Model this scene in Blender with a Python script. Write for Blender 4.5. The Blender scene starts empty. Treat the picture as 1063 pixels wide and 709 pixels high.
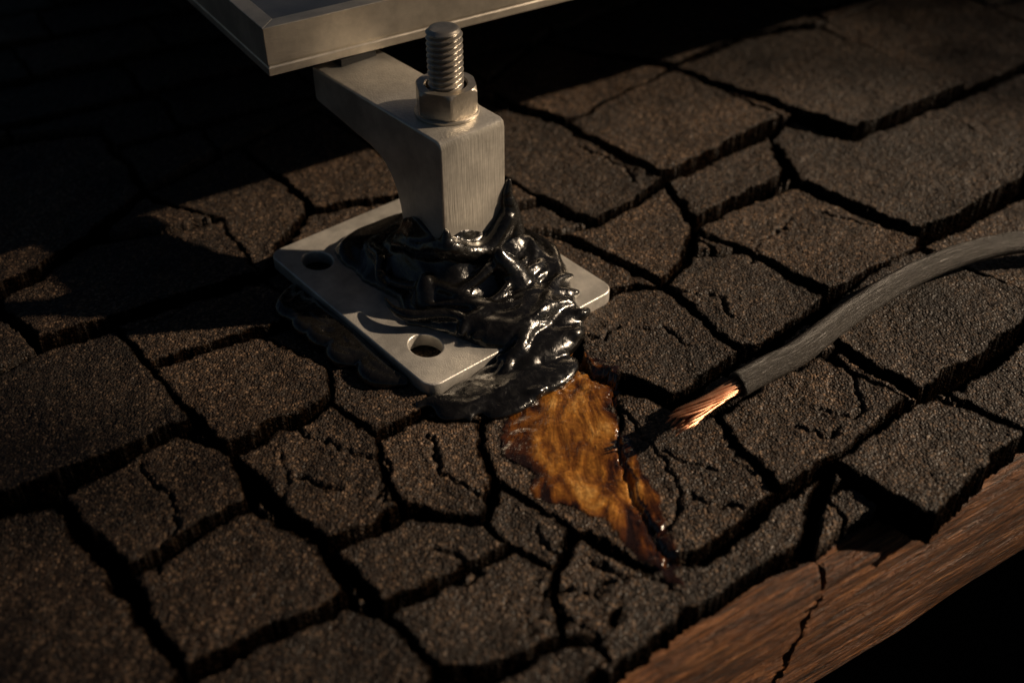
import bpy, bmesh, math, random
import numpy as np
from mathutils import Vector, Matrix
random.seed(7); rng=np.random.default_rng(11)
sc=bpy.context.scene
sc.view_settings.view_transform='Standard'
sc.view_settings.look='None'; sc.view_settings.exposure=0
COL=sc.collection

# ---------------------------------------------------------------- helpers
def link(ob,parent=None):
    COL.objects.link(ob)
    if parent: ob.parent=parent
    return ob
def empty(name,loc=(0,0,0)):
    e=bpy.data.objects.new(name,None); e.empty_display_size=.02; COL.objects.link(e); return e
def mesh_np(name,verts,quads,mat,smooth=True):
    me=bpy.data.meshes.new(name)
    v=np.asarray(verts,dtype=np.float32).reshape(-1,3); q=np.asarray(quads,dtype=np.int32).reshape(-1,4)
    me.vertices.add(len(v)); me.vertices.foreach_set('co',v.ravel())
    me.loops.add(len(q)*4); me.loops.foreach_set('vertex_index',q.ravel())
    me.polygons.add(len(q)); me.polygons.foreach_set('loop_start',np.arange(0,len(q)*4,4,dtype=np.int32))
    me.polygons.foreach_set('loop_total',np.full(len(q),4,dtype=np.int32))
    me.polygons.foreach_set('use_smooth',np.full(len(q),smooth,dtype=bool))
    me.update(calc_edges=True); me.validate()
    if mat: me.materials.append(mat)
    return bpy.data.objects.new(name,me)
def bake(ob):
    dg=bpy.context.evaluated_depsgraph_get(); dg.update()
    me=bpy.data.meshes.new_from_object(ob.evaluated_get(dg)); return me
class NT:
    def __init__(s,name):
        s.m=bpy.data.materials.new(name); s.m.use_nodes=True; s.t=s.m.node_tree
        s.b=s.t.nodes['Principled BSDF']
    def n(s,typ,**k):
        x=s.t.nodes.new(typ)
        for a,b in k.items(): setattr(x,a,b)
        return x
    def l(s,a,b): s.t.links.new(a,b)
    def ramp(s,fac,stops):
        r=s.n('ShaderNodeValToRGB'); e=r.color_ramp.elements
        while len(e)<len(stops): e.new(.5)
        for i,(p,c) in enumerate(stops): e[i].position=p; e[i].color=(*c,1) if len(c)==3 else c
        s.l(fac,r.inputs[0]); return r.outputs[0]
    def obj(s):
        return s.n('ShaderNodeTexCoord').outputs['Object']
    def noise(s,vec,scale,detail=3,rough=.5,dist=0):
        x=s.n('ShaderNodeTexNoise'); x.inputs['Scale'].default_value=scale; x.inputs['Detail'].default_value=detail
        x.inputs['Roughness'].default_value=rough; x.inputs['Distortion'].default_value=dist
        s.l(vec,x.inputs['Vector']); return x
    def mapping(s,vec,sc=(1,1,1),rot=(0,0,0),loc=(0,0,0)):
        x=s.n('ShaderNodeMapping'); x.inputs['Scale'].default_value=sc; x.inputs['Rotation'].default_value=rot; x.inputs['Location'].default_value=loc
        s.l(vec,x.inputs['Vector']); return x.outputs[0]
    def mix(s,fac,a,b,mode='MIX'):
        x=s.n('ShaderNodeMix',data_type='RGBA',blend_type=mode)
        for sock,val in ((x.inputs[0],fac),(x.inputs[6],a),(x.inputs[7],b)):
            if hasattr(val,'links'): s.l(val,sock)
            else: sock.default_value=val if not isinstance(val,tuple) else (*val,1) if len(val)==3 else val
        return x.outputs[2]
    def bump(s,h,strength,dist,prev=None):
        x=s.n('ShaderNodeBump'); x.inputs['Strength'].default_value=strength; x.inputs['Distance'].default_value=dist
        s.l(h,x.inputs['Height'])
        if prev: s.l(prev,x.inputs['Normal'])
        return x.outputs[0]
    def math(s,op,a,b=None,clamp=False):
        x=s.n('ShaderNodeMath',operation=op); x.use_clamp=clamp
        for i,v in enumerate((a,b)):
            if v is None: continue
            if hasattr(v,'links'): s.l(v,x.inputs[i])
            else: x.inputs[i].default_value=v
        return x.outputs[0]
    def set(s,**k):
        for a,v in k.items():
            nm=a.replace('_',' ')
            if hasattr(v,'links'): s.l(v,s.b.inputs[nm])
            else: s.b.inputs[nm].default_value=v if not (isinstance(v,tuple) and len(v)==3) else (*v,1)

def vnoise(x,y,cell,seed):
    r=np.random.default_rng(seed); N=256; L=r.random((N,N)).astype(np.float32)*2-1
    fx=x/cell; fy=y/cell; ix=np.floor(fx).astype(np.int64); iy=np.floor(fy).astype(np.int64)
    tx=(fx-ix); ty=(fy-iy); tx=tx*tx*(3-2*tx); ty=ty*ty*(3-2*ty)
    a=L[ix%N,iy%N]; b=L[(ix+1)%N,iy%N]; c=L[ix%N,(iy+1)%N]; d=L[(ix+1)%N,(iy+1)%N]
    return (a*(1-tx)+b*tx)*(1-ty)+(c*(1-tx)+d*tx)*ty
def sdist(px,py,P,closed=True):
    P=np.asarray(P,float); n=len(P); d=np.full(px.shape,1e9); ins=np.zeros(px.shape,bool)
    for i in range(n if closed else n-1):
        a=P[i]; b=P[(i+1)%n]; ex,ey=b-a; L=ex*ex+ey*ey+1e-12
        t=np.clip(((px-a[0])*ex+(py-a[1])*ey)/L,0,1)
        d=np.minimum(d,np.hypot(px-a[0]-t*ex,py-a[1]-t*ey))
        if closed:
            c=((a[1]>py)!=(b[1]>py)); 
            xi=a[0]+(py-a[1])*ex/(ey if abs(ey)>1e-9 else 1e-9)
            ins^=(c&(px<xi))
    return np.where(ins,d,-d) if closed else d

# ---------------------------------------------------------------- roof survey (mm in the roof plane)
SH=[l.split() for l in """142,869 220,935 288,958 379,816 264,736
288,958 423,1076 503,931 445,865 379,816
25,931 102,1005 230,1104 288,958 220,935 142,869 93,889
45,762 87,813 141,865 215,765 111,672
111,672 202,743 200,679 128,618
215,765 263,733 340,782 385,703 369,662 276,597 208,672 201,738
340,782 378,813 443,859 479,813 444,730 386,706
-68,730 -25,813 45,762 111,672 58,614 -1,672
-26,830 25,931 93,889 141,865 45,762
29,608 58,614 111,670 126,614 118,583 96,548 69,574
126,614 203,670 274,594 257,568 199,530 155,583
97,548 118,583 155,581 198,528 152,482 134,473
273,592 368,659 418,591 327,532
184,498 198,526 266,583 325,530 307,498 228,437
244,440 314,498 353,450 279,407
167,388 232,437 275,405 206,345
112,424 141,450 179,473 221,430 165,385 135,362
34,507 66,542 96,544 133,473 114,454 90,434 44,465
-8,614 28,606 69,574 96,546 66,542 34,507
59,450 90,432 112,424 135,362 124,356 91,327 75,324 64,362 57,396
16,475 44,465 59,448 57,396 64,362 75,324 71,315 32,342 -8,375 -16,418
77,323 91,325 129,357 164,383 165,385 141,337 121,320 72,285 44,259 25,272 47,287 51,314
20,317 32,340 71,314 49,292 50,276 23,280
-57,295 -28,314 2,330 20,317 23,282 -13,259 -33,259
-86,328 -51,353 -15,345 2,330 -57,297
-8,375 32,342 20,317 2,330 -15,346
-72,407 -48,426 -16,418 -8,375 -15,346 -51,356 -62,369
-147,393 -99,434 -72,407 -62,369 -51,353 -90,330
-207,462 -152,498 -103,462 -99,434 -148,396 -175,426
-315,434 -279,482 -239,498 -205,460 -169,414 -255,359 -277,343
-230,365 -176,409 -148,395 -129,359 -179,314
-179,313 -129,358 -90,328 -74,300 -138,260
-277,342 -254,357 -231,365 -140,259 -146,236 -233,236
-138,259 -74,299 -57,292 -33,259 -43,231 -125,231
-279,484 -158,552 -119,512 -153,500 -207,464 -239,498
-348,512 -319,530 -280,597 -200,621 -159,554 -280,486 -318,527
-360,542 -439,730 -330,762 -264,659 -280,597 -320,532
-264,659 -209,730 -143,639 -155,585 -159,554 -200,621
-209,730 -159,795 -80,693 -63,659 -137,639
-153,500 -119,512 -44,450 -48,426 -72,407 -99,434 -103,462
-44,450 16,475 -16,418 -48,426
-159,554 -143,639 -63,659 -8,614 34,507 16,475 -44,450 -119,512
-33,258 -13,258 23,279 50,276 28,249 -12,219 -43,231""".split('\n')]
SH=[[tuple(float(c)/1000 for c in p.split(',')) for p in q] for q in SH]
CR=[l.split() for l in """-118,418 -104,407 -66,389 -67,356 -54,362
-47,411 -38,389 -15,362
13,346 22,325 17,303 29,287 45,272
40,320 67,314 75,309
60,434 75,396 83,375 76,337
82,369 100,359 124,356
80,396 104,382
69,502 92,498 107,484
63,507 53,489 39,493
192,458 195,430 182,418 168,426
151,418 164,407 175,411
151,574 176,608 190,627
-191,389 -174,362 -166,346 -168,320
-237,493 -216,512 -200,532
-40,331 -19,320 -27,309
51,730 85,693 87,672
13,303 35,309 53,314
103,542 126,537 134,512
215,633 243,614
-119,375 -105,379 -88,369""".split('\n')]
CR=[[tuple(float(c)/1000 for c in p.split(',')) for p in q] for q in CR]
STAIN=[(20,482),(50,478),(64,452),(58,428),(64,404),(64,382),(71,366),(73,348),(84,326),(78,311),(62,325),(46,341),(33,354),(13,371),(-5,393),(-11,415),(0,443),(10,464)]
STAIN=[(a/1000,b/1000) for a,b in STAIN]
EA=math.radians(31); e1=np.array([math.cos(EA),math.sin(EA)]); nn=np.array([math.sin(EA),-math.cos(EA)])
EAVE=-.199
OV={15:(9,.05),16:(6.5,.05),5:(7,.06),0:(7.5,.05),6:(5,.05),3:(6.5,.06),13:(7,.05),14:(5,.05),17:(5,.04),11:(5,.05),10:(5.5,.06),
    41:(.6,.0),40:(1.5,.02),39:(2.4,.04),18:(1.5,.02),20:(2,.015),37:(2,.03),38:(2,.03),19:(3.0,.02),21:(2.6,.02),22:(3,.02),25:(2.8,.02),26:(3.6,.05),
    27:(5.0,.06),28:(5.6,.07),29:(6,.07),30:(5.2,.05),31:(4.4,.05),24:(4.8,.05),23:(4.2,.05)}
def axis(lo,hi,flo,fhi,fine,coarse):
    a=np.arange(lo,flo,coarse); b=np.arange(flo,fhi,fine); c=np.arange(fhi,hi,coarse); return np.concatenate([a,b,c])
xs=axis(-2.6,2.6,-.46,.52,.00105,.018); ys=axis(-1.4,3.6,.22,1.04,.00105,.018)
X,Y=np.meshgrid(xs,ys,indexing='ij')
W=lambda X,Y,s:(.0024*vnoise(X,Y,.019,s)+.0014*vnoise(X,Y,.0065,s+1)+.0010*vnoise(X,Y,.0026,s+2))
Xw=X+W(X,Y,21); Yw=Y+W(X,Y,41)
S_=Xw*e1[0]+Yw*e1[1]; T_=Xw*nn[0]+Yw*nn[1]
DK=-.007
Z=np.full(X.shape,DK); cell=np.zeros(X.shape,np.float32); near=np.full(X.shape,-1.0); ins=np.zeros(X.shape,bool); shade_mul=np.zeros(X.shape,np.float32)
def win(x0,x1,y0,y1):
    return slice(np.searchsorted(xs,x0),np.searchsorted(xs,x1)),slice(np.searchsorted(ys,y0),np.searchsorted(ys,y1))
for i,P in enumerate(SH):
    A=np.array(P); w=win(A[:,0].min()-.012,A[:,0].max()+.012,A[:,1].min()-.012,A[:,1].max()+.012)
    d=sdist(Xw[w],Yw[w],A); near[w]=np.maximum(near[w],d)
    d2=sdist(Xw[w]+nn[0]*.0026,Yw[w]+nn[1]*.0026,A)          # butt edge is trimmed back a little
    base,k=OV.get(i,(rng.uniform(2.5,4.8),rng.uniform(.03,.065))); base/=1000
    c=A.mean(0); gx,gy=rng.uniform(-.015,.015,2)
    top=base+k*((Xw[w]-c[0])*nn[0]+(Yw[w]-c[1])*nn[1])+gx*(Xw[w]-c[0])+gy*(Yw[w]-c[1])
    if i!=41: top=top+.0010*np.exp(-np.maximum(d,0)/.012)
    gap=.0008+.0009*vnoise(X[w],Y[w],.02,90+i)
    dd=np.minimum(d,d2)-gap
    top=top-.0012*np.exp(-np.maximum(dd,0)/.0010)
    m=(dd>0)&(top>Z[w]); Z[w]=np.where(m,top,Z[w]); cell[w]=np.where(m,np.float32(rng.random()),cell[w]); ins[w]|=m
    shade_mul[w]=np.where(m,np.clip((dd-.0006)/.0018,0,1),shade_mul[w])  # painted shade: falls to zero at gaps and downslope butt edges
ex=.078; row=np.floor(T_/ex).astype(int); tl=T_-row*ex
roff=np.random.default_rng(3).random(400)*.1
so=S_+roff[(row+200)%400]; wd=.118; jit=np.random.default_rng(5).random((400,400))
colI=np.floor(so/wd).astype(int); 
sl=so-colI*wd
dE=np.minimum(np.minimum(tl,ex-tl),np.minimum(sl,wd-sl))
r_=jit[(row+200)%400,(colI+200)%400]
top=.003+.003*r_+.06*(tl-ex/2)+.03*(r_-.5)*(sl-wd/2)-.0013*np.exp(-np.maximum(dE-.0012,0)/.0011)
m=(near<-.004)&(dE>.0014)&(T_<-.214)
Z=np.where(m,top,Z); cell=np.where(m,r_.astype(np.float32),cell); ins|=m; shade_mul=np.where(m,np.clip((dE-.0014)/.0016,0,1),shade_mul)
deck=(T_<-.216)
def crack(P,wid,dep):
    A=np.array(P); w=win(A[:,0].min()-.012,A[:,0].max()+.012,A[:,1].min()-.012,A[:,1].max()+.012)
    if w[0].stop<=w[0].start or w[1].stop<=w[1].start: return
    x=X[w]+1.7*W(X[w],Y[w],61); y=Y[w]+1.7*W(X[w],Y[w],71)
    d=sdist(x,y,A,False); wl=wid*(1+.5*vnoise(X[w],Y[w],.01,5))
    g_=np.exp(-(d/wl)**2)
    Z[w]-=dep*g_-.0004*np.exp(-((d-.0035)/.0025)**2); shade_mul[w]=shade_mul[w]*(1-.85*g_)
for P in CR: crack(P,.0008,.0034)
for k in range(16):
    x=rng.uniform(-.14,.24); y=rng.uniform(.26,.50); a=rng.uniform(0,6.28); P=[(x,y)]
    for j in range(rng.integers(1,4)):
        a+=rng.uniform(-.9,.9); L=rng.uniform(.006,.016); x+=L*math.cos(a); y+=L*math.sin(a); P.append((x,y))
    crack(P,rng.uniform(.0005,.0007),rng.uniform(.0008,.002))
fine_=(np.abs(X)<.6)
Z+=.0009*vnoise(X,Y,.035,8)+.0006*vnoise(X,Y,.012,9)+.00035*vnoise(X,Y,.004,10)+(.00032*vnoise(X,Y,.0021,12)+.00022*rng.standard_normal(X.shape))*fine_
Z=np.maximum(Z,-.009)
valid=ins|deck
nx,ny=X.shape
idx=np.arange(nx*ny).reshape(nx,ny)
fv=(valid[:-1,:-1]|valid[1:,:-1]|valid[:-1,1:]|valid[1:,1:])
Zs=np.where(valid,Z,-.0095)
q=np.stack([idx[:-1,:-1],idx[1:,:-1],idx[1:,1:],idx[:-1,1:]],-1)[fv]
used=np.zeros(nx*ny,bool); used[q.ravel()]=True; remap=np.cumsum(used)-1
V=np.stack([X,Y,Zs],-1).reshape(-1,3)[used]

M=NT('asphalt_shingle'); o=M.obj()
vor=M.n('ShaderNodeTexVoronoi'); vor.inputs['Scale'].default_value=680; M.l(o,vor.inputs['Vector'])
gran=M.n('ShaderNodeSeparateColor'); M.l(vor.outputs['Color'],gran.inputs[0])
gcol=M.ramp(gran.outputs[0],[(0,(.012,.009,.007)),(.5,(.028,.021,.0158)),(.80,(.056,.042,.031)),(1,(.18,.138,.10))])
big=M.noise(o,16,3,.6).outputs[0]; bc=M.ramp(big,[(.3,(.46,.42,.40)),(.7,(1.36,1.2,1.06))])
at=M.n('ShaderNodeAttribute',attribute_name='cell'); ac=M.ramp(at.outputs['Fac'],[(0,(.62,.62,.63)),(1,(1.25,1.14,1.02))])
op=M.n('ShaderNodeAttribute',attribute_name='gap_shade_mul'); oc=M.ramp(op.outputs['Fac'],[(0,(.07,.065,.06)),(1,(1,1,1))])  # shade put into the colour of gaps, cracks and butt edges
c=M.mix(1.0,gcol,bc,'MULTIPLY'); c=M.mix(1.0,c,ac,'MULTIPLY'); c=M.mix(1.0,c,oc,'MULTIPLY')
M.set(Base_Color=c,Roughness=M.ramp(gran.outputs[1],[(0,(.45,)*3),(1,(.9,)*3)]))
M.l(M.math('MULTIPLY',op.outputs['Fac'],.42),M.b.inputs['Specular IOR Level'])
b1=M.bump(M.math('SUBTRACT',1.0,vor.outputs['Distance']),1.0,.0009)
M.set(Normal=b1)
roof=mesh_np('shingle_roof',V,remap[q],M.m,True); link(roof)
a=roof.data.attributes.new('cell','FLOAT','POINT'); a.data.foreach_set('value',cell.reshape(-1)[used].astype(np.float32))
a=roof.data.attributes.new('gap_shade_mul','FLOAT','POINT'); a.data.foreach_set('value',shade_mul.reshape(-1)[used].astype(np.float32))

# ---- rust stain : wet film pooled on the shingles
w=win(-.03,.1,.3,.5); sx=X[w]; sy=Y[w]
ds=sdist(sx+.005*vnoise(sx,sy,.016,70)+.0028*vnoise(sx,sy,.006,71)+.0013*vnoise(sx,sy,.0028,75),sy+.005*vnoise(sx,sy,.016,72)+.0028*vnoise(sx,sy,.006,73)+.0013*vnoise(sx,sy,.0028,76),STAIN)
zz=Zs[w].copy(); sm=zz.copy()
for _ in range(16):
    sm[1:-1,1:-1]=(sm[:-2,1:-1]+sm[2:,1:-1]+sm[1:-1,:-2]+sm[1:-1,2:]+sm[1:-1,1:-1])/5
zf=np.maximum(zz*.12+sm*.88,zz-.0003)+.0006
mk=ds>0; n1,n2=sx.shape; id2=np.arange(n1*n2).reshape(n1,n2)
fq=(mk[:-1,:-1]|mk[1:,:-1]|mk[:-1,1:]|mk[1:,1:])
q2=np.stack([id2[:-1,:-1],id2[1:,:-1],id2[1:,1:],id2[:-1,1:]],-1)[fq]
u2=np.zeros(n1*n2,bool); u2[q2.ravel()]=True; r2=np.cumsum(u2)-1
R=NT('rust_film'); o=R.obj()
rotm=R.mapping(o,(1,.38,1),(0,0,math.radians(-24)))
n1_=R.noise(rotm,62,4,.62,.7).outputs[0]
ed=R.n('ShaderNodeAttribute',attribute_name='depth').outputs['Fac']
lvl=R.math('ADD',R.math('MULTIPLY',R.math('SUBTRACT',n1_,.5),2.8),R.math('ADD',.34,R.math('MULTIPLY',R.math('SUBTRACT',ed,.6),.55)))
rc=R.ramp(lvl,[(.02,(.014,.006,.003)),(.22,(.055,.017,.004)),(.45,(.155,.056,.009)),(.70,(.34,.145,.024)),(.95,(.52,.28,.075))])
fine=R.n('ShaderNodeTexVoronoi'); fine.inputs['Scale'].default_value=680; R.l(o,fine.inputs['Vector'])
fs=R.n('ShaderNodeSeparateColor'); R.l(fine.outputs['Color'],fs.inputs[0])
rc=R.mix(.5,rc,R.ramp(fs.outputs[0],[(0,(.4,.34,.30)),(.6,(.9,.87,.83)),(1,(1.5,1.42,1.35))]),'MULTIPLY')
R.set(Base_Color=rc,Roughness=R.ramp(n1_,[(.3,(.12,)*3),(.7,(.28,)*3)]),Alpha=R.ramp(R.math('ADD',ed,R.math('MULTIPLY',n1_,.3)),[(.17,(0,)*3),(.33,(1,)*3)]))
R.b.inputs['Coat Weight'].default_value=1.0; R.b.inputs['Coat Roughness'].default_value=.06
R.set(Normal=R.bump(R.math('SUBTRACT',1.0,fine.outputs['Distance']),.25,.0005,R.bump(n1_,.5,.004)))
st=mesh_np('rust_stain',np.stack([sx,sy,zf],-1).reshape(-1,3)[u2],r2[q2],R.m); link(st)
a=st.data.attributes.new('depth','FLOAT','POINT'); a.data.foreach_set('value',np.clip(ds/.012,0,1).reshape(-1)[u2].astype(np.float32))

# ---------------------------------------------------------------- metals
def metal(name,col,rough,scl=(1,1,1),rot=0.0,grain=500,bs=.25,dirt=.35,met=.72):
    m=NT(name); o=m.obj(); st=m.mapping(o,scl,(0,0,rot))
    g=m.noise(st,grain,2,.6).outputs[0]; bl=m.noise(o,45,5,.7).outputs[0]
    cc=m.mix(dirt,(*col,),m.ramp(bl,[(.35,tuple(x*.4 for x in col)),(.65,tuple(min(1,x*1.1) for x in col))]))
    rr=m.n('ShaderNodeMapRange'); rr.inputs['To Min'].default_value=rough-.14; rr.inputs['To Max'].default_value=rough+.16
    m.l(m.math('ADD',m.math('MULTIPLY',g,.5),m.math('MULTIPLY',bl,.5)),rr.inputs[0])
    m.set(Base_Color=cc,Metallic=met,Roughness=rr.outputs[0],Normal=m.bump(g,bs,.0006))
    return m.m
AL=metal('brushed_aluminium',(.78,.74,.66),.38,(1,1,.06),0,800,.4,.45)
ALP=metal('cast_plate_aluminium',(.82,.79,.73),.42,(1,1,1),0,1300,.4,.55,.70)
FR=metal('anodised_frame',(.78,.71,.60),.38,(.05,1,1),0,1200,.3,.4)
STL=metal('bolt_steel',(.66,.60,.51),.34,(1,1,1),0,500,.2,.6,.78)

PA=math.radians(40.5); PC=Vector((-.047,.550,0))
br=empty('solar_mounting_bracket'); br.location=PC; br.rotation_euler=(0,0,PA)
def curve2d(name,outlines,half,bev,mat,parent,mtx):
    cu=bpy.data.curves.new(name,'CURVE'); cu.dimensions='2D'; cu.fill_mode='BOTH'; cu.extrude=half-bev; cu.bevel_depth=bev; cu.bevel_resolution=3; cu.offset=-bev
    for P in outlines:
        s=cu.splines.new('POLY'); s.points.add(len(P)-1); s.use_cyclic_u=True
        for i,p in enumerate(P): s.points[i].co=(p[0],p[1],0,1)
    tmp=bpy.data.objects.new(name+'_t',cu); COL.objects.link(tmp); me=bake(tmp); bpy.data.objects.remove(tmp)
    me.transform(mtx); me.materials.clear(); me.materials.append(mat)
    for p in me.polygons: p.use_smooth=True
    ob=bpy.data.objects.new(name,me); link(ob,parent)
    md=ob.modifiers.new('es','EDGE_SPLIT'); md.split_angle=math.radians(38)
    return ob
def rrect(hx,hy,r,n=8):
    P=[]
    for cx,cy,a0 in ((hx-r,hy-r,0),(-hx+r,hy-r,90),(-hx+r,-hy+r,180),(hx-r,-hy+r,270)):
        for i in range(n+1):
            a=math.radians(a0+90*i/n); P.append((cx+r*math.cos(a),cy+r*math.sin(a)))
    return P
def circ(cx,cy,rx,ry,n=36): return [(cx+rx*math.cos(-2*math.pi*i/n),cy+ry*math.sin(-2*math.pi*i/n)) for i in range(n)]
PT=.0125
curve2d('base_plate',[rrect(.072,.087,.009),circ(-.052,.059,.0092,.0112),circ(-.051,-.055,.0092,.0112)],.0045,.0010,ALP,br,Matrix.Translation((0,0,PT-.0045)))
prof=[(-26,6),(-26,112),(-25,115.5),(-22,117),(104,117),(106,116),(106,96),(104,94),(80,91),(60,88),(47,86.5),(38,84),(31,80),(25.5,74),(21,66),(18.5,57),(17,47),(16,36),(16,6)]
prof=[(a/1000,b/1000) for a,b in prof]
mt=Matrix(((0,0,1,.011),(1,0,0,0),(0,1,0,0),(0,0,0,1)))
curve2d('gooseneck_arm',[prof],.0235,.0014,AL,br,mt)
pad=bmesh.new(); bmesh.ops.create_cube(pad,size=1,matrix=Matrix.Translation((.014,.098,.1194))@Matrix.Diagonal((.026,.012,.0044,1)))
me=bpy.data.meshes.new('rubber_pad'); pad.to_mesh(me); RB=NT('rubber_black'); RB.set(Base_Color=(.015,.015,.015),Roughness=.7); me.materials.append(RB.m); link(bpy.data.objects.new('rubber_pad',me),br)
bx,by=.0145,.0025
def lathe(name,prof,n,mat,parent,loc):
    bm=bmesh.new(); rings=[]
    for r,z in prof:
        ring=[bm.verts.new((r*math.cos(2*math.pi*i/n),r*math.sin(2*math.pi*i/n),z)) for i in range(n)]; rings.append(ring)
    for a,b in zip(rings,rings[1:]):
        for i in range(n): bm.faces.new((a[i],a[(i+1)%n],b[(i+1)%n],b[i]))
    bm.faces.new(rings[-1]); bm.faces.new(rings[0][::-1])
    me=bpy.data.meshes.new(name); bm.to_mesh(me); me.materials.append(mat)
    for p in me.polygons: p.use_smooth=True
    ob=bpy.data.objects.new(name,me); ob.location=loc; link(ob,parent); md=ob.modifiers.new('e','EDGE_SPLIT'); md.split_angle=math.radians(35); return ob
lathe('washer',[(.0184,0),(.0190,.0005),(.0190,.0017),(.0184,.0022),(.0100,.0022)],64,STL,br,(bx,by,.117))
nutH=.0155; n=120; rf=.0166
def hexr(a): 
    k=(a%(math.pi/3))-math.pi/6; return rf/math.cos(k)
prz=[(0,.93),(.0004,.95),(.0018,1.0),(nutH*.5,1.0),(nutH-.0022,1.0),(nutH-.0006,.93),(nutH,.9),(nutH,.66),(nutH-.001,.62)]
bm=bmesh.new(); rings=[]
for z,k in prz:
    ring=[]
    for i in range(n):
        a=2*math.pi*i/n+.35
        r=hexr(a); cap=rf/math.cos(math.pi/6)*k
        if k<1: r=min(r,cap) if k>.88 else cap
        ring.append(bm.verts.new((r*math.cos(a),r*math.sin(a),z)))
    rings.append(ring)
for a,b in zip(rings,rings[1:]):
    for i in range(n): bm.faces.new((a[i],a[(i+1)%n],b[(i+1)%n],b[i]))
me=bpy.data.meshes.new('hex_nut'); bm.to_mesh(me); me.materials.append(STL)
for p in me.polygons: p.use_smooth=True
nut=bpy.data.objects.new('hex_nut',me); nut.location=(bx,by,.1193); link(nut,br); md=nut.modifiers.new('e','EDGE_SPLIT'); md.split_angle=math.radians(25)
n=64; pitch=.0034; z0,z1=.118,.1675; ns=int((z1-z0)/pitch*14); vs=[]
for j in range(ns+1):
    z=z0+(z1-z0)*j/ns
    for i in range(n):
        t=((z-z0)/pitch-i/n)%1.0; tri=abs(t-.5)*2; tri=min(1,max(0,(tri-.12)/.76))
        r=.0104-.0023*tri
        r=min(r,.0104-max(0,(z-(z1-.0022)))*1.1) 
        vs.append((r*math.cos(2*math.pi*i/n),r*math.sin(2*math.pi*i/n),z))
qs=[(j*n+i,j*n+(i+1)%n,(j+1)*n+(i+1)%n,(j+1)*n+i) for j in range(ns) for i in range(n)]
k0=ns*n; base=len(vs)
for i in range(n): vs.append((.0058*math.cos(2*math.pi*i/n),.0058*math.sin(2*math.pi*i/n),z1+.0002))
qs+=[(k0+i,k0+(i+1)%n,base+(i+1)%n,base+i) for i in range(n)]
vs.append((0,0,z1+.0002)); cidx=len(vs)-1
qs+=[(base+2*i,base+(2*i+1)%n,base+(2*i+2)%n,cidx) for i in range(n//2)]
stud=mesh_np('threaded_stud',vs,qs,STL); stud.location=(bx,by,0); link(stud,br)
md=stud.modifiers.new('e','EDGE_SPLIT'); md.split_angle=math.radians(50)

# ---------------------------------------------------------------- solar panel
FA=math.radians(33); pn=empty('solar_panel'); pn.location=(-.146,.5965,.122); pn.rotation_euler=(0,0,FA)
PL,PW,PH=1.64,1.0,.030
def box(bm,x0,x1,y0,y1,z0,z1):
    bmesh.ops.create_cube(bm,size=1,matrix=Matrix.Translation(((x0+x1)/2,(y0+y1)/2,(z0+z1)/2))@Matrix.Diagonal((x1-x0,y1-y0,z1-z0,1)))
def boxobj(name,boxes,mat,parent,bev=.0007):
    bm=bmesh.new()
    for b in boxes: box(bm,*b)
    me=bpy.data.meshes.new(name); bm.to_mesh(me); me.materials.append(mat); ob=bpy.data.objects.new(name,me); link(ob,parent)
    if bev:
        md=ob.modifiers.new('b','BEVEL'); md.width=bev; md.segments=3; md.limit_method='ANGLE'
    return ob
def profile_sweep(name,pr,length,mat,parent,mtx):
    n=len(pr); vs=[]
    for e in (0,1):
        for y,z in pr: vs.append((max(y,0) if e==0 else length-max(y,0),y,z))
    fs=[(i,(i+1)%n,n+(i+1)%n,n+i) for i in range(n)]
    me=bpy.data.meshes.new(name); me.from_pydata(vs,[],fs+[tuple(range(n))[::-1],tuple(range(n,2*n))]); me.transform(mtx); me.materials.append(mat)
    ob=bpy.data.objects.new(name,me); link(ob,parent); md=ob.modifiers.new('b','BEVEL'); md.width=.0008; md.segments=3; md.limit_method='ANGLE'; return ob
pr=[(0,0),(0,.0050),(.0006,.0056),(.0006,.0066),(0,.0072),(0,PH),(.011,PH),(.011,PH-.0025),(.002,PH-.0025),(.002,.0018),(.028,.0018),(.028,0)]
profile_sweep('frame_rail_front',pr,PL,FR,pn,Matrix.Identity(4))
profile_sweep('frame_rail_back',pr,PL,FR,pn,Matrix.Translation((PL,PW,0))@Matrix.Rotation(math.pi,4,'Z'))
profile_sweep('frame_rail_side_a',pr,PW,FR,pn,Matrix.Translation((0,PW,0))@Matrix.Rotation(-math.pi/2,4,'Z'))
profile_sweep('frame_rail_side_b',pr,PW,FR,pn,Matrix.Translation((PL,0,0))@Matrix.Rotation(math.pi/2,4,'Z'))
G=NT('solar_glass'); o=G.obj(); brk=G.n('ShaderNodeTexBrick'); brk.offset=0; brk.inputs['Scale'].default_value=1; brk.inputs['Brick Width'].default_value=.158; brk.inputs['Row Height'].default_value=.158; brk.inputs['Mortar Size'].default_value=.0015
brk.inputs['Color1'].default_value=(.02,.03,.05,1); brk.inputs['Color2'].default_value=(.025,.035,.055,1); brk.inputs['Mortar'].default_value=(.25,.25,.25,1); G.l(o,brk.inputs['Vector'])
dn=G.noise(o,30,5,.7).outputs[0]
G.set(Base_Color=G.mix(.5,brk.outputs[0],G.ramp(dn,[(.3,(.08,.085,.09)),(.8,(.22,.22,.22))])),Roughness=.3); G.b.inputs['Coat Weight'].default_value=.6
boxobj('glass_laminate',[(.003,PL-.003,.003,PW-.003,PH-.008,PH-.0032)],G.m,pn,0)

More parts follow.
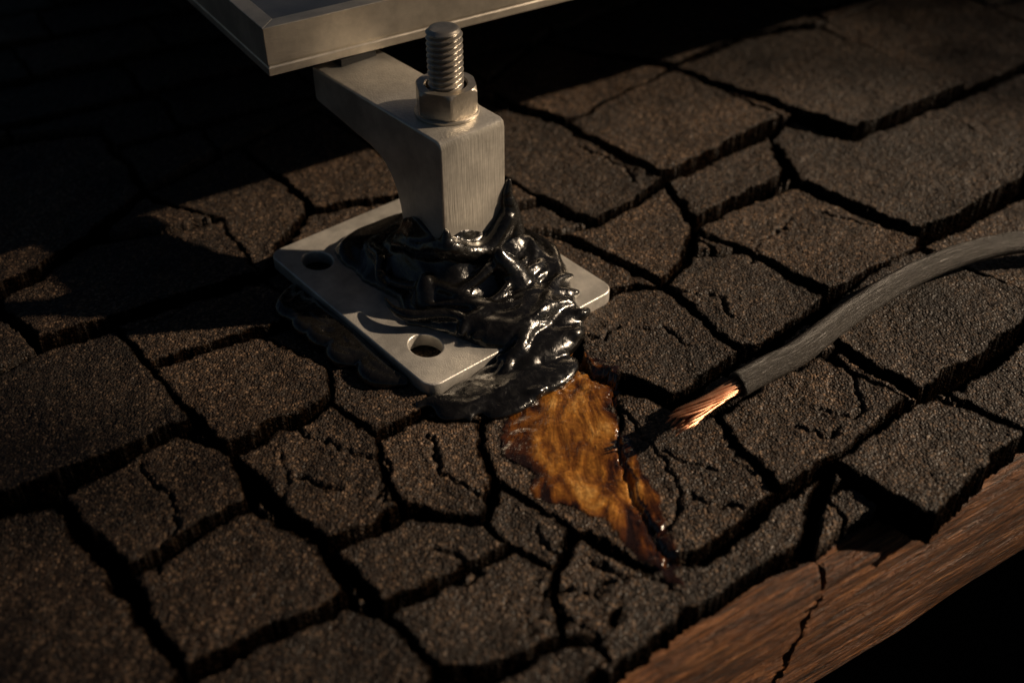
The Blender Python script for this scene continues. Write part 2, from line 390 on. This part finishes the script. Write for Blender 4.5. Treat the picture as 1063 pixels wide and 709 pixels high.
# ---------------------------------------------------------------- tar sealant
TAR=NT('bitumen_sealant'); o=TAR.obj()
tn=TAR.noise(TAR.mapping(o,(1,1,1.6)),50,3,.5,1.2).outputs[0]; tf=TAR.noise(o,210,4,.6,1.0).outputs[0]
TAR.set(Base_Color=(.006,.0055,.005),Roughness=TAR.ramp(tf,[(.35,(.12,)*3),(.7,(.38,)*3)]),Normal=TAR.bump(tf,.28,.0010,TAR.bump(tn,.45,.003)))
TAR.b.inputs['Coat Weight'].default_value=.5; TAR.b.inputs['Coat Roughness'].default_value=.07
g=.0012; ax=np.arange(-.085,.125,g); ay=np.arange(-.115,.095,g); U_,V_=np.meshgrid(ax,ay,indexing='ij')
cx,cy=.011,-.006
wu=U_+.005*vnoise(U_,V_,.03,201); wv=V_+.005*vnoise(U_,V_,.03,203)
OUT=[(-.034,.058),(-.020,.068),(.01,.064),(.040,.056),(.054,.034),(.060,.008),(.064,-.025),(.060,-.055),(.048,-.072),(.038,-.092),(.012,-.094),(-.012,-.088),(-.028,-.076),(-.036,-.055),(-.048,-.030),(-.040,-.006),(-.046,.02),(-.042,.042)]
d=sdist(wu,wv,OUT)
pdx=np.maximum(np.abs(wu-.011)-.0235,0); pdy=np.maximum(np.abs(wv+.005)-.021,0); pd=np.hypot(pdx,pdy)
rim=.0085*np.sqrt(np.clip(d/.012,0,1))*(1+.35*vnoise(U_,V_,.025,209))
climb=.031*np.exp(-(pd/.0105)**1.15)*(1+.25*vnoise(U_,V_,.02,210))
ang=np.arctan2(wv-cy,wu-cx)
ph=pd*360+1.5*np.sin(ang*2+1)+2.4*vnoise(U_,V_,.035,206)
fold=.0030*(1-np.abs(np.sin(ph*.5)))**1.4*(.3+.7*np.clip(pd/.008,0,1))+.0024*vnoise(U_,V_,.018,207)
H_=np.where(d>0,PT+rim+climb*np.clip(d/.01,0,1)+fold*np.clip(d/.006,0,1),PT-.006)
outp=np.clip((np.maximum(np.abs(U_)-.072,np.abs(V_)-.087))/.006,0,1); H_=H_-outp*.010
mk=d>0; n1,n2=U_.shape; idt=np.arange(n1*n2).reshape(n1,n2); fq=(mk[:-1,:-1]|mk[1:,:-1]|mk[:-1,1:]|mk[1:,1:])
bm=bmesh.new(); topv={}; botv={}
Hf=H_.ravel(); Uf=U_.ravel(); Vf=V_.ravel()
qt=np.stack([idt[:-1,:-1],idt[1:,:-1],idt[1:,1:],idt[:-1,1:]],-1)[fq]
for i in np.unique(qt):
    topv[i]=bm.verts.new((Uf[i],Vf[i],Hf[i])); botv[i]=bm.verts.new((Uf[i],Vf[i],PT-.0125))
cnt={}
for f4 in qt:
    f4=[int(x) for x in f4]
    bm.faces.new([topv[i] for i in f4]); bm.faces.new([botv[i] for i in f4][::-1])
    for a_,b_ in zip(f4,f4[1:]+f4[:1]): cnt[(a_,b_)]=1
for (a_,b_) in cnt:
    if (b_,a_) not in cnt: bm.faces.new((topv[b_],topv[a_],botv[a_],botv[b_]))
def rope(P,R,n=12):
    P=[Vector(p) for p in P]; m=len(P); pts=[]; rad=[]
    for i in range(m-1):
        p0=P[max(i-1,0)];p1=P[i];p2=P[i+1];p3=P[min(i+2,m-1)]
        for k in range(6):
            t=k/6; pts.append(.5*((2*p1)+(-p0+p2)*t+(2*p0-5*p1+4*p2-p3)*t*t+(-p0+3*p1-3*p2+p3)*t**3)); rad.append(R[i]*(1-t)+R[i+1]*t)
    pts.append(P[-1]); rad.append(R[-1]); rings=[]
    for i,p in enumerate(pts):
        T=(pts[min(i+1,len(pts)-1)]-pts[max(i-1,0)]).normalized(); A=T.cross(Vector((0.01,.02,1))); A=A.normalized() if A.length>.05 else T.cross(Vector((1,0,0))).normalized(); B=T.cross(A)
        rings.append([bm.verts.new(p+rad[i]*(math.cos(2*math.pi*k/n)*A+math.sin(2*math.pi*k/n)*B)) for k in range(n)])
    for a_,b_ in zip(rings,rings[1:]):
        for k in range(n): bm.faces.new((a_[k],a_[(k+1)%n],b_[(k+1)%n],b_[k]))
    bm.faces.new(rings[0][::-1]); bm.faces.new(rings[-1])
def blob(c,r):
    bmesh.ops.create_icosphere(bm,subdivisions=3,radius=1,matrix=Matrix.Translation(c)@Matrix.Diagonal((*r,1)))
def topz(r_): return PT+.0075+.024*math.exp(-(max(r_-.027,0)/.0125)**1.2)
for k,(rr,a0,da) in enumerate([(.038,200,110),(.045,165,100),(.047,245,100),(.053,210,90),(.055,285,75),(.059,240,55),(.061,185,60),(.050,120,60),(.047,20,80)]):
    P=[];Rr=[]
    for j in range(8):
        a_=math.radians(a0+da*j/7); r_=rr+.004*math.sin(j*1.1+k)
        P.append((cx+r_*math.cos(a_),cy+r_*1.12*math.sin(a_),topz(r_)+.0005)); Rr.append(.0006+.0036*math.sin(math.pi*(j+.3)/7.6)*random.uniform(.85,1.1))
    rope(P,Rr)
# collar smeared round the foot of the post, pulled into peaks at two corners
rope([(-.0165,.018,.030),(-.0175,.004,.037),(-.0165,-.012,.041),(-.0125,-.028,.050),(-.002,-.0305,.043),(.010,-.031,.038),(.022,-.031,.042),(.034,-.0285,.054),(.038,-.014,.050),(.0375,.004,.042),(.034,.018,.036),(.015,.020,.036),(-.005,.020,.034),(-.0165,.018,.030)],
     [.006,.0055,.006,.0065,.006,.007,.0065,.006,.0065,.006,.006,.006,.006,.006])
rope([(-.0135,-.027,.044),(-.0130,-.0275,.054),(-.0115,-.0275,.0615)],[.0065,.0042,.0018])
rope([(.036,-.030,.040),(.0365,-.0275,.056),(.0350,-.0265,.067),(.0375,-.0260,.077)],[.009,.0062,.0040,.0016])
rope([(.022,-.055,.014),(.019,-.049,.028),(.014,-.045,.040),(.0155,-.043,.046)],[.014,.010,.0060,.0024])
rope([(-.030,-.030,.014),(-.028,-.026,.026),(-.024,-.022,.033)],[.011,.0075,.003])
# draped layers running over the front right edge of the plate on to the shingles
for k,(u0,u1,v0,z,r) in enumerate([(-.034,.056,-.066,.020,.0055),(-.030,.050,-.078,.0185,.0060),(-.026,.044,-.088,.0145,.0060),(-.032,.036,-.096,.0095,.0058),(-.046,.026,-.104,.0065,.0052),(-.060,.014,-.112,.0050,.0046),(-.066,-.006,-.121,.0042,.0038)]):
    P=[];Rr=[]
    for j in range(11):
        t=j/10; e_=math.sin(math.pi*t)**.5
        P.append((u0+(u1-u0)*t, v0+.0045*math.sin(t*7+k*1.9)+.0022*math.sin(t*17+k)+(.012*(1-t) if k>3 else 0), z+.0016*math.sin(t*9+k*2.3)-.003*(1-e_))); Rr.append(r*(.35+.65*e_)*random.uniform(.85,1.12))
    rope(P,Rr)
for k in range(12):
    P=[];Rr=[]; s_=k/11; u0=-.080+.050*s_+random.uniform(-.006,.006); v0=-.088-.028*s_*random.uniform(.3,1.1); tw=random.uniform(-.5,.6)
    for j in range(7):
        t=j/6; P.append((u0+.034*t,v0-.018*t*(1-s_)+.006*math.sin(t*4+k*1.7)+tw*.012*t,.0052)); Rr.append(.0010+.0028*math.sin(math.pi*(j+.4)/6.8))
    rope(P,Rr)
for k in range(14):
    v0=random.uniform(-.05,.055); P=[];Rr=[]; am=random.uniform(.004,.020)
    for j in range(6):
        t=j/5; P.append((-.073-am*math.sin(math.pi*t),v0-.040*t,.0050)); Rr.append(.0016+.0045*math.sin(math.pi*(j+.4)/5.8))
    rope(P,Rr)
blob((.004,-.094,.006),(.032,.016,.010)); blob((-.022,-.106,.004),(.030,.016,.006)); blob((.026,-.086,.008),(.018,.012,.010)); blob((-.010,-.114,.004),(.024,.012,.005))
blob((-.050,-.100,.004),(.028,.014,.005)); blob((-.035,-.116,.003),(.022,.010,.004))
blob((-.078,-.01,.003),(.013,.045,.007)); blob((-.082,.022,.003),(.013,.028,.006))
me=bpy.data.meshes.new('tar_t'); bm.to_mesh(me); bm.free(); tmp=bpy.data.objects.new('tar_t',me); COL.objects.link(tmp)
md=tmp.modifiers.new('r','REMESH'); md.mode='VOXEL'; md.voxel_size=.00095; md.use_smooth_shade=True
md=tmp.modifiers.new('s','SMOOTH'); md.factor=.5; md.iterations=13
me=bake(tmp); bpy.data.objects.remove(tmp)
for p in me.polygons: p.use_smooth=True
me.materials.clear(); me.materials.append(TAR.m); tar=bpy.data.objects.new('roofing_sealant',me); tar.location=PC; tar.rotation_euler=(0,0,PA); link(tar)

# ---------------------------------------------------------------- cable
cab=empty('electrical_cable')
def cr(P,sub):
    P=[Vector(p) for p in P]; m=len(P); out=[]
    for i in range(m-1):
        p0=P[max(i-1,0)];p1=P[i];p2=P[i+1];p3=P[min(i+2,m-1)]
        for k in range(sub):
            t=k/sub; out.append(.5*((2*p1)+(-p0+p2)*t+(2*p0-5*p1+4*p2-p3)*t*t+(-p0+3*p1-3*p2+p3)*t**3))
    out.append(P[-1]); return out
def tube(name,pts,rad,n,mat,parent,uv=True):
    m=len(pts); vs=[]; A=None
    for i,p in enumerate(pts):
        T=(pts[min(i+1,m-1)]-pts[max(i-1,0)]).normalized()
        if A is None: A=T.cross(Vector((0,0,1))).normalized()
        A=(A-T*A.dot(T)).normalized(); B=T.cross(A); r=rad(i) if callable(rad) else rad
        for k in range(n):
            a=2*math.pi*k/n; vs.append(p+r*(math.cos(a)*A+math.sin(a)*B))
    qs=[(j*n+i,j*n+(i+1)%n,(j+1)*n+(i+1)%n,(j+1)*n+i) for j in range(m-1) for i in range(n)]
    ob=mesh_np(name,[tuple(v) for v in vs],qs,mat)
    if uv:
        a1=ob.data.attributes.new('ang','FLOAT_VECTOR','POINT'); L=0; dat=[]
        for j in range(m):
            if j: L+=(pts[j]-pts[j-1]).length
            for k in range(n): dat+= [math.cos(2*math.pi*k/n),math.sin(2*math.pi*k/n),L]
        a1.data.foreach_set('vector',dat)
    link(ob,parent); return ob
CB=NT('cable_rubber'); at=CB.n('ShaderNodeAttribute',attribute_name='ang'); mp=CB.mapping(at.outputs['Vector'],(1,1,14))
cn=CB.noise(mp,6,5,.75,.8).outputs[0]; cf=CB.noise(CB.obj(),500,3,.7).outputs[0]
CB.set(Base_Color=CB.mix(.4,CB.ramp(cn,[(.35,(.010,.009,.008)),(.7,(.06,.053,.045))]),CB.ramp(cf,[(.3,(.015,.013,.011)),(.7,(.06,.052,.044))])),Roughness=.40,Normal=CB.bump(cn,.8,.0022,CB.bump(cf,.4,.0005)))
cp=[(.121,.4285,.0225),(.140,.4425,.0225),(.161,.458,.0215),(.197,.494,.0195),(.243,.533,.0185),(.289,.560,.0185),(.333,.574,.0185),(.390,.582,.0185),(.47,.60,.0185),(.58,.66,.018),(.72,.76,.0175),(.95,.86,.0175),(1.3,.95,.0175)]
cpt=cr(cp,14); random.seed(3); jr=[random.uniform(-1,1) for _ in range(len(cpt))]
tube('insulation',cpt,lambda i:.0073+.00016*jr[i]-(.0006 if i==0 else 0),40,CB.m,cab)
T=(cpt[0]-cpt[1]).normalized()
tube('insulation_cut_end',[cpt[0]+T*.0001,cpt[0]-T*.0002,cpt[0]-T*.008],lambda i:[.0067,.0048,.0046][i],40,CB.m,cab)
CU=NT('copper'); o=CU.obj(); cn=CU.noise(o,150,3,.6).outputs[0]
CU.set(Base_Color=CU.ramp(cn,[(.3,(.42,.17,.085)),(.7,(.80,.43,.26))]),Metallic=.88,Roughness=.32)
A=T.cross(Vector((0,0,1))).normalized(); B=T.cross(A)
Ls=.050
def strand(r0,ph,i):
    pts=[]
    ext=random.uniform(.82,1.08); sp=random.uniform(.8,1.35); ph+=random.uniform(-.2,.2)
    for j in range(22):
        t=j/21*ext; r=r0*(1+.12*t+ (1.5*sp*max(0,t-.5)**1.25)); a=ph+2.2*t
        ctr=cpt[0]-T*.006+T*(Ls*t)+Vector((0,0,-.004*t*t))
        pts.append(ctr+r*(math.cos(a)*A+math.sin(a)*.85*B))
    return pts
k=0
for ring,(r0,nr) in enumerate([(.0,1),(.0014,6),(.0027,10),(.0038,14)]):
    for i in range(nr):
        k+=1; tube('copper_strand_%d'%k,strand(r0+.00001,2*math.pi*i/nr+ring*.3,k),lambda q:.00064 if q<20 else (.00056 if q==20 else .0001),8,CU.m,cab,uv=False)

# ---------------------------------------------------------------- fascia board
WD=NT('weathered_timber'); at=WD.n('ShaderNodeAttribute',attribute_name='sv')
gm=WD.mapping(at.outputs['Vector'],(1.6,20,20)); wn=WD.noise(gm,11,7,.75,.9).outputs[0]
fm=WD.mapping(at.outputs['Vector'],(4,150,150)); fn=WD.noise(fm,9,3,.7).outputs[0]
wc=WD.ramp(wn,[(.34,(.024,.009,.004)),(.46,(.15,.055,.018)),(.56,(.34,.14,.048)),(.68,(.50,.24,.09)),(.82,(.6,.33,.14))])
WD.set(Base_Color=WD.mix(.85,wc,WD.ramp(fn,[(.42,(.12,.10,.08)),(.56,(1.1,1.05,1.0))]),'MULTIPLY'),Roughness=.40,Normal=WD.bump(fn,1.0,.003,WD.bump(wn,1.0,.004)))
fas=empty('timber_fascia')
def fascia(name,s0,s1,ds,j0,j1,seed):
    prof=[(-.036,-.0098)]+[(-.036+.033*t,-.0095) for t in np.linspace(.02,1,30)]+[(-.0015,-.0102),(-.0004,-.0112),(0,-.013)]+[(0,-.013-.089*t) for t in np.linspace(.01,1,110)]+[(-.001,-.104),(-.036,-.104)]
    prof=np.array(prof); ss=np.arange(s0,s1,ds); n=len(prof); m=len(ss)
    S=np.repeat(ss[:,None],n,1); D=np.repeat(prof[None,:,0],m,0); Zp=np.repeat(prof[None,:,1],m,0)
    prm=np.repeat(np.arange(n)[None,:]*.001,m,0)
    disp=.0013*vnoise(S*.06,prm,.0045,seed)+.0009*vnoise(S*.05,prm,.0019,seed+1)+.0012*vnoise(S*.2,prm,.03,seed+2)
    gr=vnoise(S*.035,prm+.002*vnoise(S,prm,.08,5),.006,seed+3); disp=disp-.0026*np.clip(gr-.5,0,1)/.5
    D=D+np.where(Zp<-.012,disp,0)*(D>-.03); Zp=Zp+np.where(Zp>=-.012,disp,0)*(D>-.035)*.8-.0005
    jag=.004*vnoise(prm,prm*0+.01,.012,77)+.0022*vnoise(prm,prm*0,.004,78)
    S2=S.copy()
    if j0: S2=S+jag*np.exp(-(S-s0)/.02)+ (prm/.13)*j0*np.exp(-(S-s0)/.05)
    if j1: S2=S+jag*np.exp(-(s1-S)/.02)+ (prm/.13)*j1*np.exp(-(s1-S)/.05)
    XX=S2*e1[0]+(EAVE+D)*nn[0]; YY=S2*e1[1]+(EAVE+D)*nn[1]
    id_=np.arange(m*n).reshape(m,n); q=np.stack([id_[:-1,:-1],id_[1:,:-1],id_[1:,1:],id_[:-1,1:]],-1).reshape(-1,4)
    cl=np.stack([id_[:-1,-1],id_[1:,-1],id_[1:,0],id_[:-1,0]],-1).reshape(-1,4); q=np.concatenate([q,cl])
    ob=mesh_np(name,np.stack([XX,YY,Zp],-1),q[:,::-1],WD.m)
    at=ob.data.attributes.new('sv','FLOAT_VECTOR','POINT'); at.data.foreach_set('vector',np.stack([S,D,Zp],-1).astype(np.float32).ravel())
    b=bmesh.new(); b.from_mesh(ob.data); b.verts.ensure_lookup_table()
    for r in (0,m-1):
        try: b.faces.new([b.verts[r*n+i] for i in range(n)])
        except Exception: pass
    b.to_mesh(ob.data); b.free(); link(ob,fas)
sc0=.142*e1[0]+.341*e1[1]+.006
fascia('board_left',-2.2,-.2,.02,0,0,300)
fascia('board_mid',-.2,sc0-.0018,.0016,0,-.03,300)
fascia('board_right',sc0+.0018,1.0,.0016,-.03,0,320)
fascia('board_far',1.0,2.6,.02,0,0,320)

# ---------------------------------------------------------------- house wall (deep porch eave), ground, added wall to shade the ground
WL=NT('painted_siding'); o=WL.obj(); WL.set(Base_Color=WL.ramp(WL.noise(o,6,5,.6).outputs[0],[(.3,(.10,.085,.07)),(.7,(.17,.145,.12))]),Roughness=.8)
hs=empty('house_wall'); hs.rotation_euler=(0,0,EA)
boxobj('wall',[(-2.2,2.6,-EAVE+1.7,-EAVE+1.82,-3.0,-.11)],WL.m,hs,0)
SF=NT('soffit_board'); SF.set(Base_Color=(.1,.08,.06),Roughness=.8)
boxobj('soffit',[(-2.2,2.6,-EAVE+.04,-EAVE+1.70,-.110,-.098)],SF.m,hs,0)
GR=NT('ground_soil'); o=GR.obj(); gn=GR.noise(o,2.5,6,.7).outputs[0]
GR.set(Base_Color=GR.ramp(gn,[(.3,(.010,.008,.006)),(.7,(.024,.019,.014))]),Roughness=1.0); GR.b.inputs['Specular IOR Level'].default_value=.05
gv=np.arange(-60,61,4.0); GX,GY=np.meshgrid(gv,gv,indexing='ij'); gi=np.arange(GX.size).reshape(GX.shape)
gq=np.stack([gi[:-1,:-1],gi[1:,:-1],gi[1:,1:],gi[:-1,1:]],-1).reshape(-1,4)
link(mesh_np('ground',np.stack([GX,GY,GX*0-3.0],-1),gq,GR.m))
BW=NT('shade_wall_brick'); o=BW.obj(); bk=BW.n('ShaderNodeTexBrick'); bk.inputs['Scale'].default_value=1; bk.inputs['Brick Width'].default_value=.23; bk.inputs['Row Height'].default_value=.075; bk.inputs['Mortar Size'].default_value=.008
bk.inputs['Color1'].default_value=(.22,.09,.06,1); bk.inputs['Color2'].default_value=(.15,.07,.05,1); bk.inputs['Mortar'].default_value=(.25,.23,.2,1)
BW.l(BW.mapping(o,(1,1,1),(math.pi/2,0,math.pi/2)),bk.inputs['Vector']); BW.set(Base_Color=bk.outputs[0],Roughness=.85)
bw=empty('added_shade_wall'); bw.location=(3.3,0,-3)  # added out of view to keep the ground past the eave dark
boxobj('wall_body',[(0,.23,-6,9,0,2.62)],BW.m,bw,0); boxobj('wall_coping',[(-.04,.27,-6,9,2.623,2.69)],SF.m,bw,.01)

# ---------------------------------------------------------------- light
el=math.radians(29); az=math.radians(9)
sd=Vector((math.cos(az)*math.cos(el),math.sin(az)*math.cos(el),math.sin(el)))

# added unseen tree: leaves set round a sun window to dim the roof's edges
tree=empty('added_shade_tree')
h1=Vector((-math.sin(az),math.cos(az),0)); h2=sd.cross(h1).normalized()
if h2.z<0: h2=-h2
gapc=Vector((.12,.55,0))
LF=NT('leaf_green'); LF.set(Base_Color=(.045,.07,.02),Roughness=.6); BK=NT('bark'); BK.set(Base_Color=(.08,.055,.035),Roughness=.9)
lr=np.random.default_rng(21); lv=[]; lq=[]; cnt_=0; tries=0
while cnt_<15000 and tries<300000:
    tries+=1
    a_=lr.uniform(-1.3,1.3); b_=lr.uniform(-.8,1.0); dpt=lr.uniform(4.4,5.8)
    if (a_/1.3)**2+((b_-.1)/.9)**2>1+.15*math.sin(7*math.atan2(b_,a_)): continue
    qd=math.hypot(a_/.31,b_/.17)*(1+.10*math.sin(3.1*math.atan2(b_,a_)+1)); pr_=min(1,max(0,(qd-.78)/.85))
    if lr.random()>pr_: continue
    p=gapc+sd*dpt+h1*a_+h2*b_
    u_=Vector(lr.normal(size=3)).normalized(); v_=u_.cross(Vector(lr.normal(size=3))).normalized(); s1,s2=lr.uniform(.022,.036),lr.uniform(.011,.018)
    n0=len(lv); lv+=[p-u_*s1,p-v_*s2,p+u_*s1,p+v_*s2]; lq.append((n0,n0+1,n0+2,n0+3)); cnt_+=1
link(mesh_np('foliage',[tuple(v) for v in lv],lq,LF.m,False),tree)
tb=gapc+sd*5.3+h1*.95; base_=Vector((tb.x,tb.y,-3))
trunk=[base_,base_+Vector((.03,.02,2)),base_+Vector((-.02,.05,4)),base_+Vector((.02,0,5.3)),Vector((tb.x,tb.y-.1,3.3))]
tube('trunk',cr(trunk,6),lambda i:.15-.0045*i,14,BK.m,tree,uv=False)
for k,(a_,b_) in enumerate([(1.2,.5),(.6,.75),(-.1,.85),(-.8,.7),(1.2,0),(.75,-.5),(.2,-.62),(-.5,-.6)]):
    e_=gapc+sd*5.3+h1*a_+h2*b_; s_=base_+Vector((0,0,3.9+.15*k)); 
    mid=gapc+sd*5.3+h1*max(a_,.55)*1.0+h2*b_*1.0 if a_<.5 else (s_+e_)/2
    tube('limb_%d'%k,cr([s_,mid,e_],8),lambda i:.045-.0023*i,8,BK.m,tree,uv=False)

L=bpy.data.lights.new('sun','SUN'); L.energy=5.0; L.angle=math.radians(1.0); L.color=(1,.77,.54)
lo=bpy.data.objects.new('sun',L); lo.rotation_euler=(-sd).to_track_quat('-Z','Y').to_euler(); lo.location=sd*5; COL.objects.link(lo)
w=bpy.data.worlds.new('World'); sc.world=w; w.use_nodes=True; nt=w.node_tree
sky=nt.nodes.new('ShaderNodeTexSky'); sky.sky_type='NISHITA'; sky.sun_disc=False; sky.sun_elevation=el; sky.sun_rotation=math.pi/2-az
bg=nt.nodes['Background']; nt.links.new(sky.outputs[0],bg.inputs[0]); bg.inputs[1].default_value=.0105

# ---------------------------------------------------------------- camera
cd=bpy.data.cameras.new('camera'); cd.lens=36*1100/1063; cd.sensor_width=36; cd.clip_start=.01; cd.clip_end=200
cd.dof.use_dof=True; cd.dof.focus_distance=.61; cd.dof.aperture_fstop=4.5
co=bpy.data.objects.new('camera',cd); co.location=(0,0,.4); co.rotation_euler=(math.radians(90-39),0,0); COL.objects.link(co); sc.camera=co
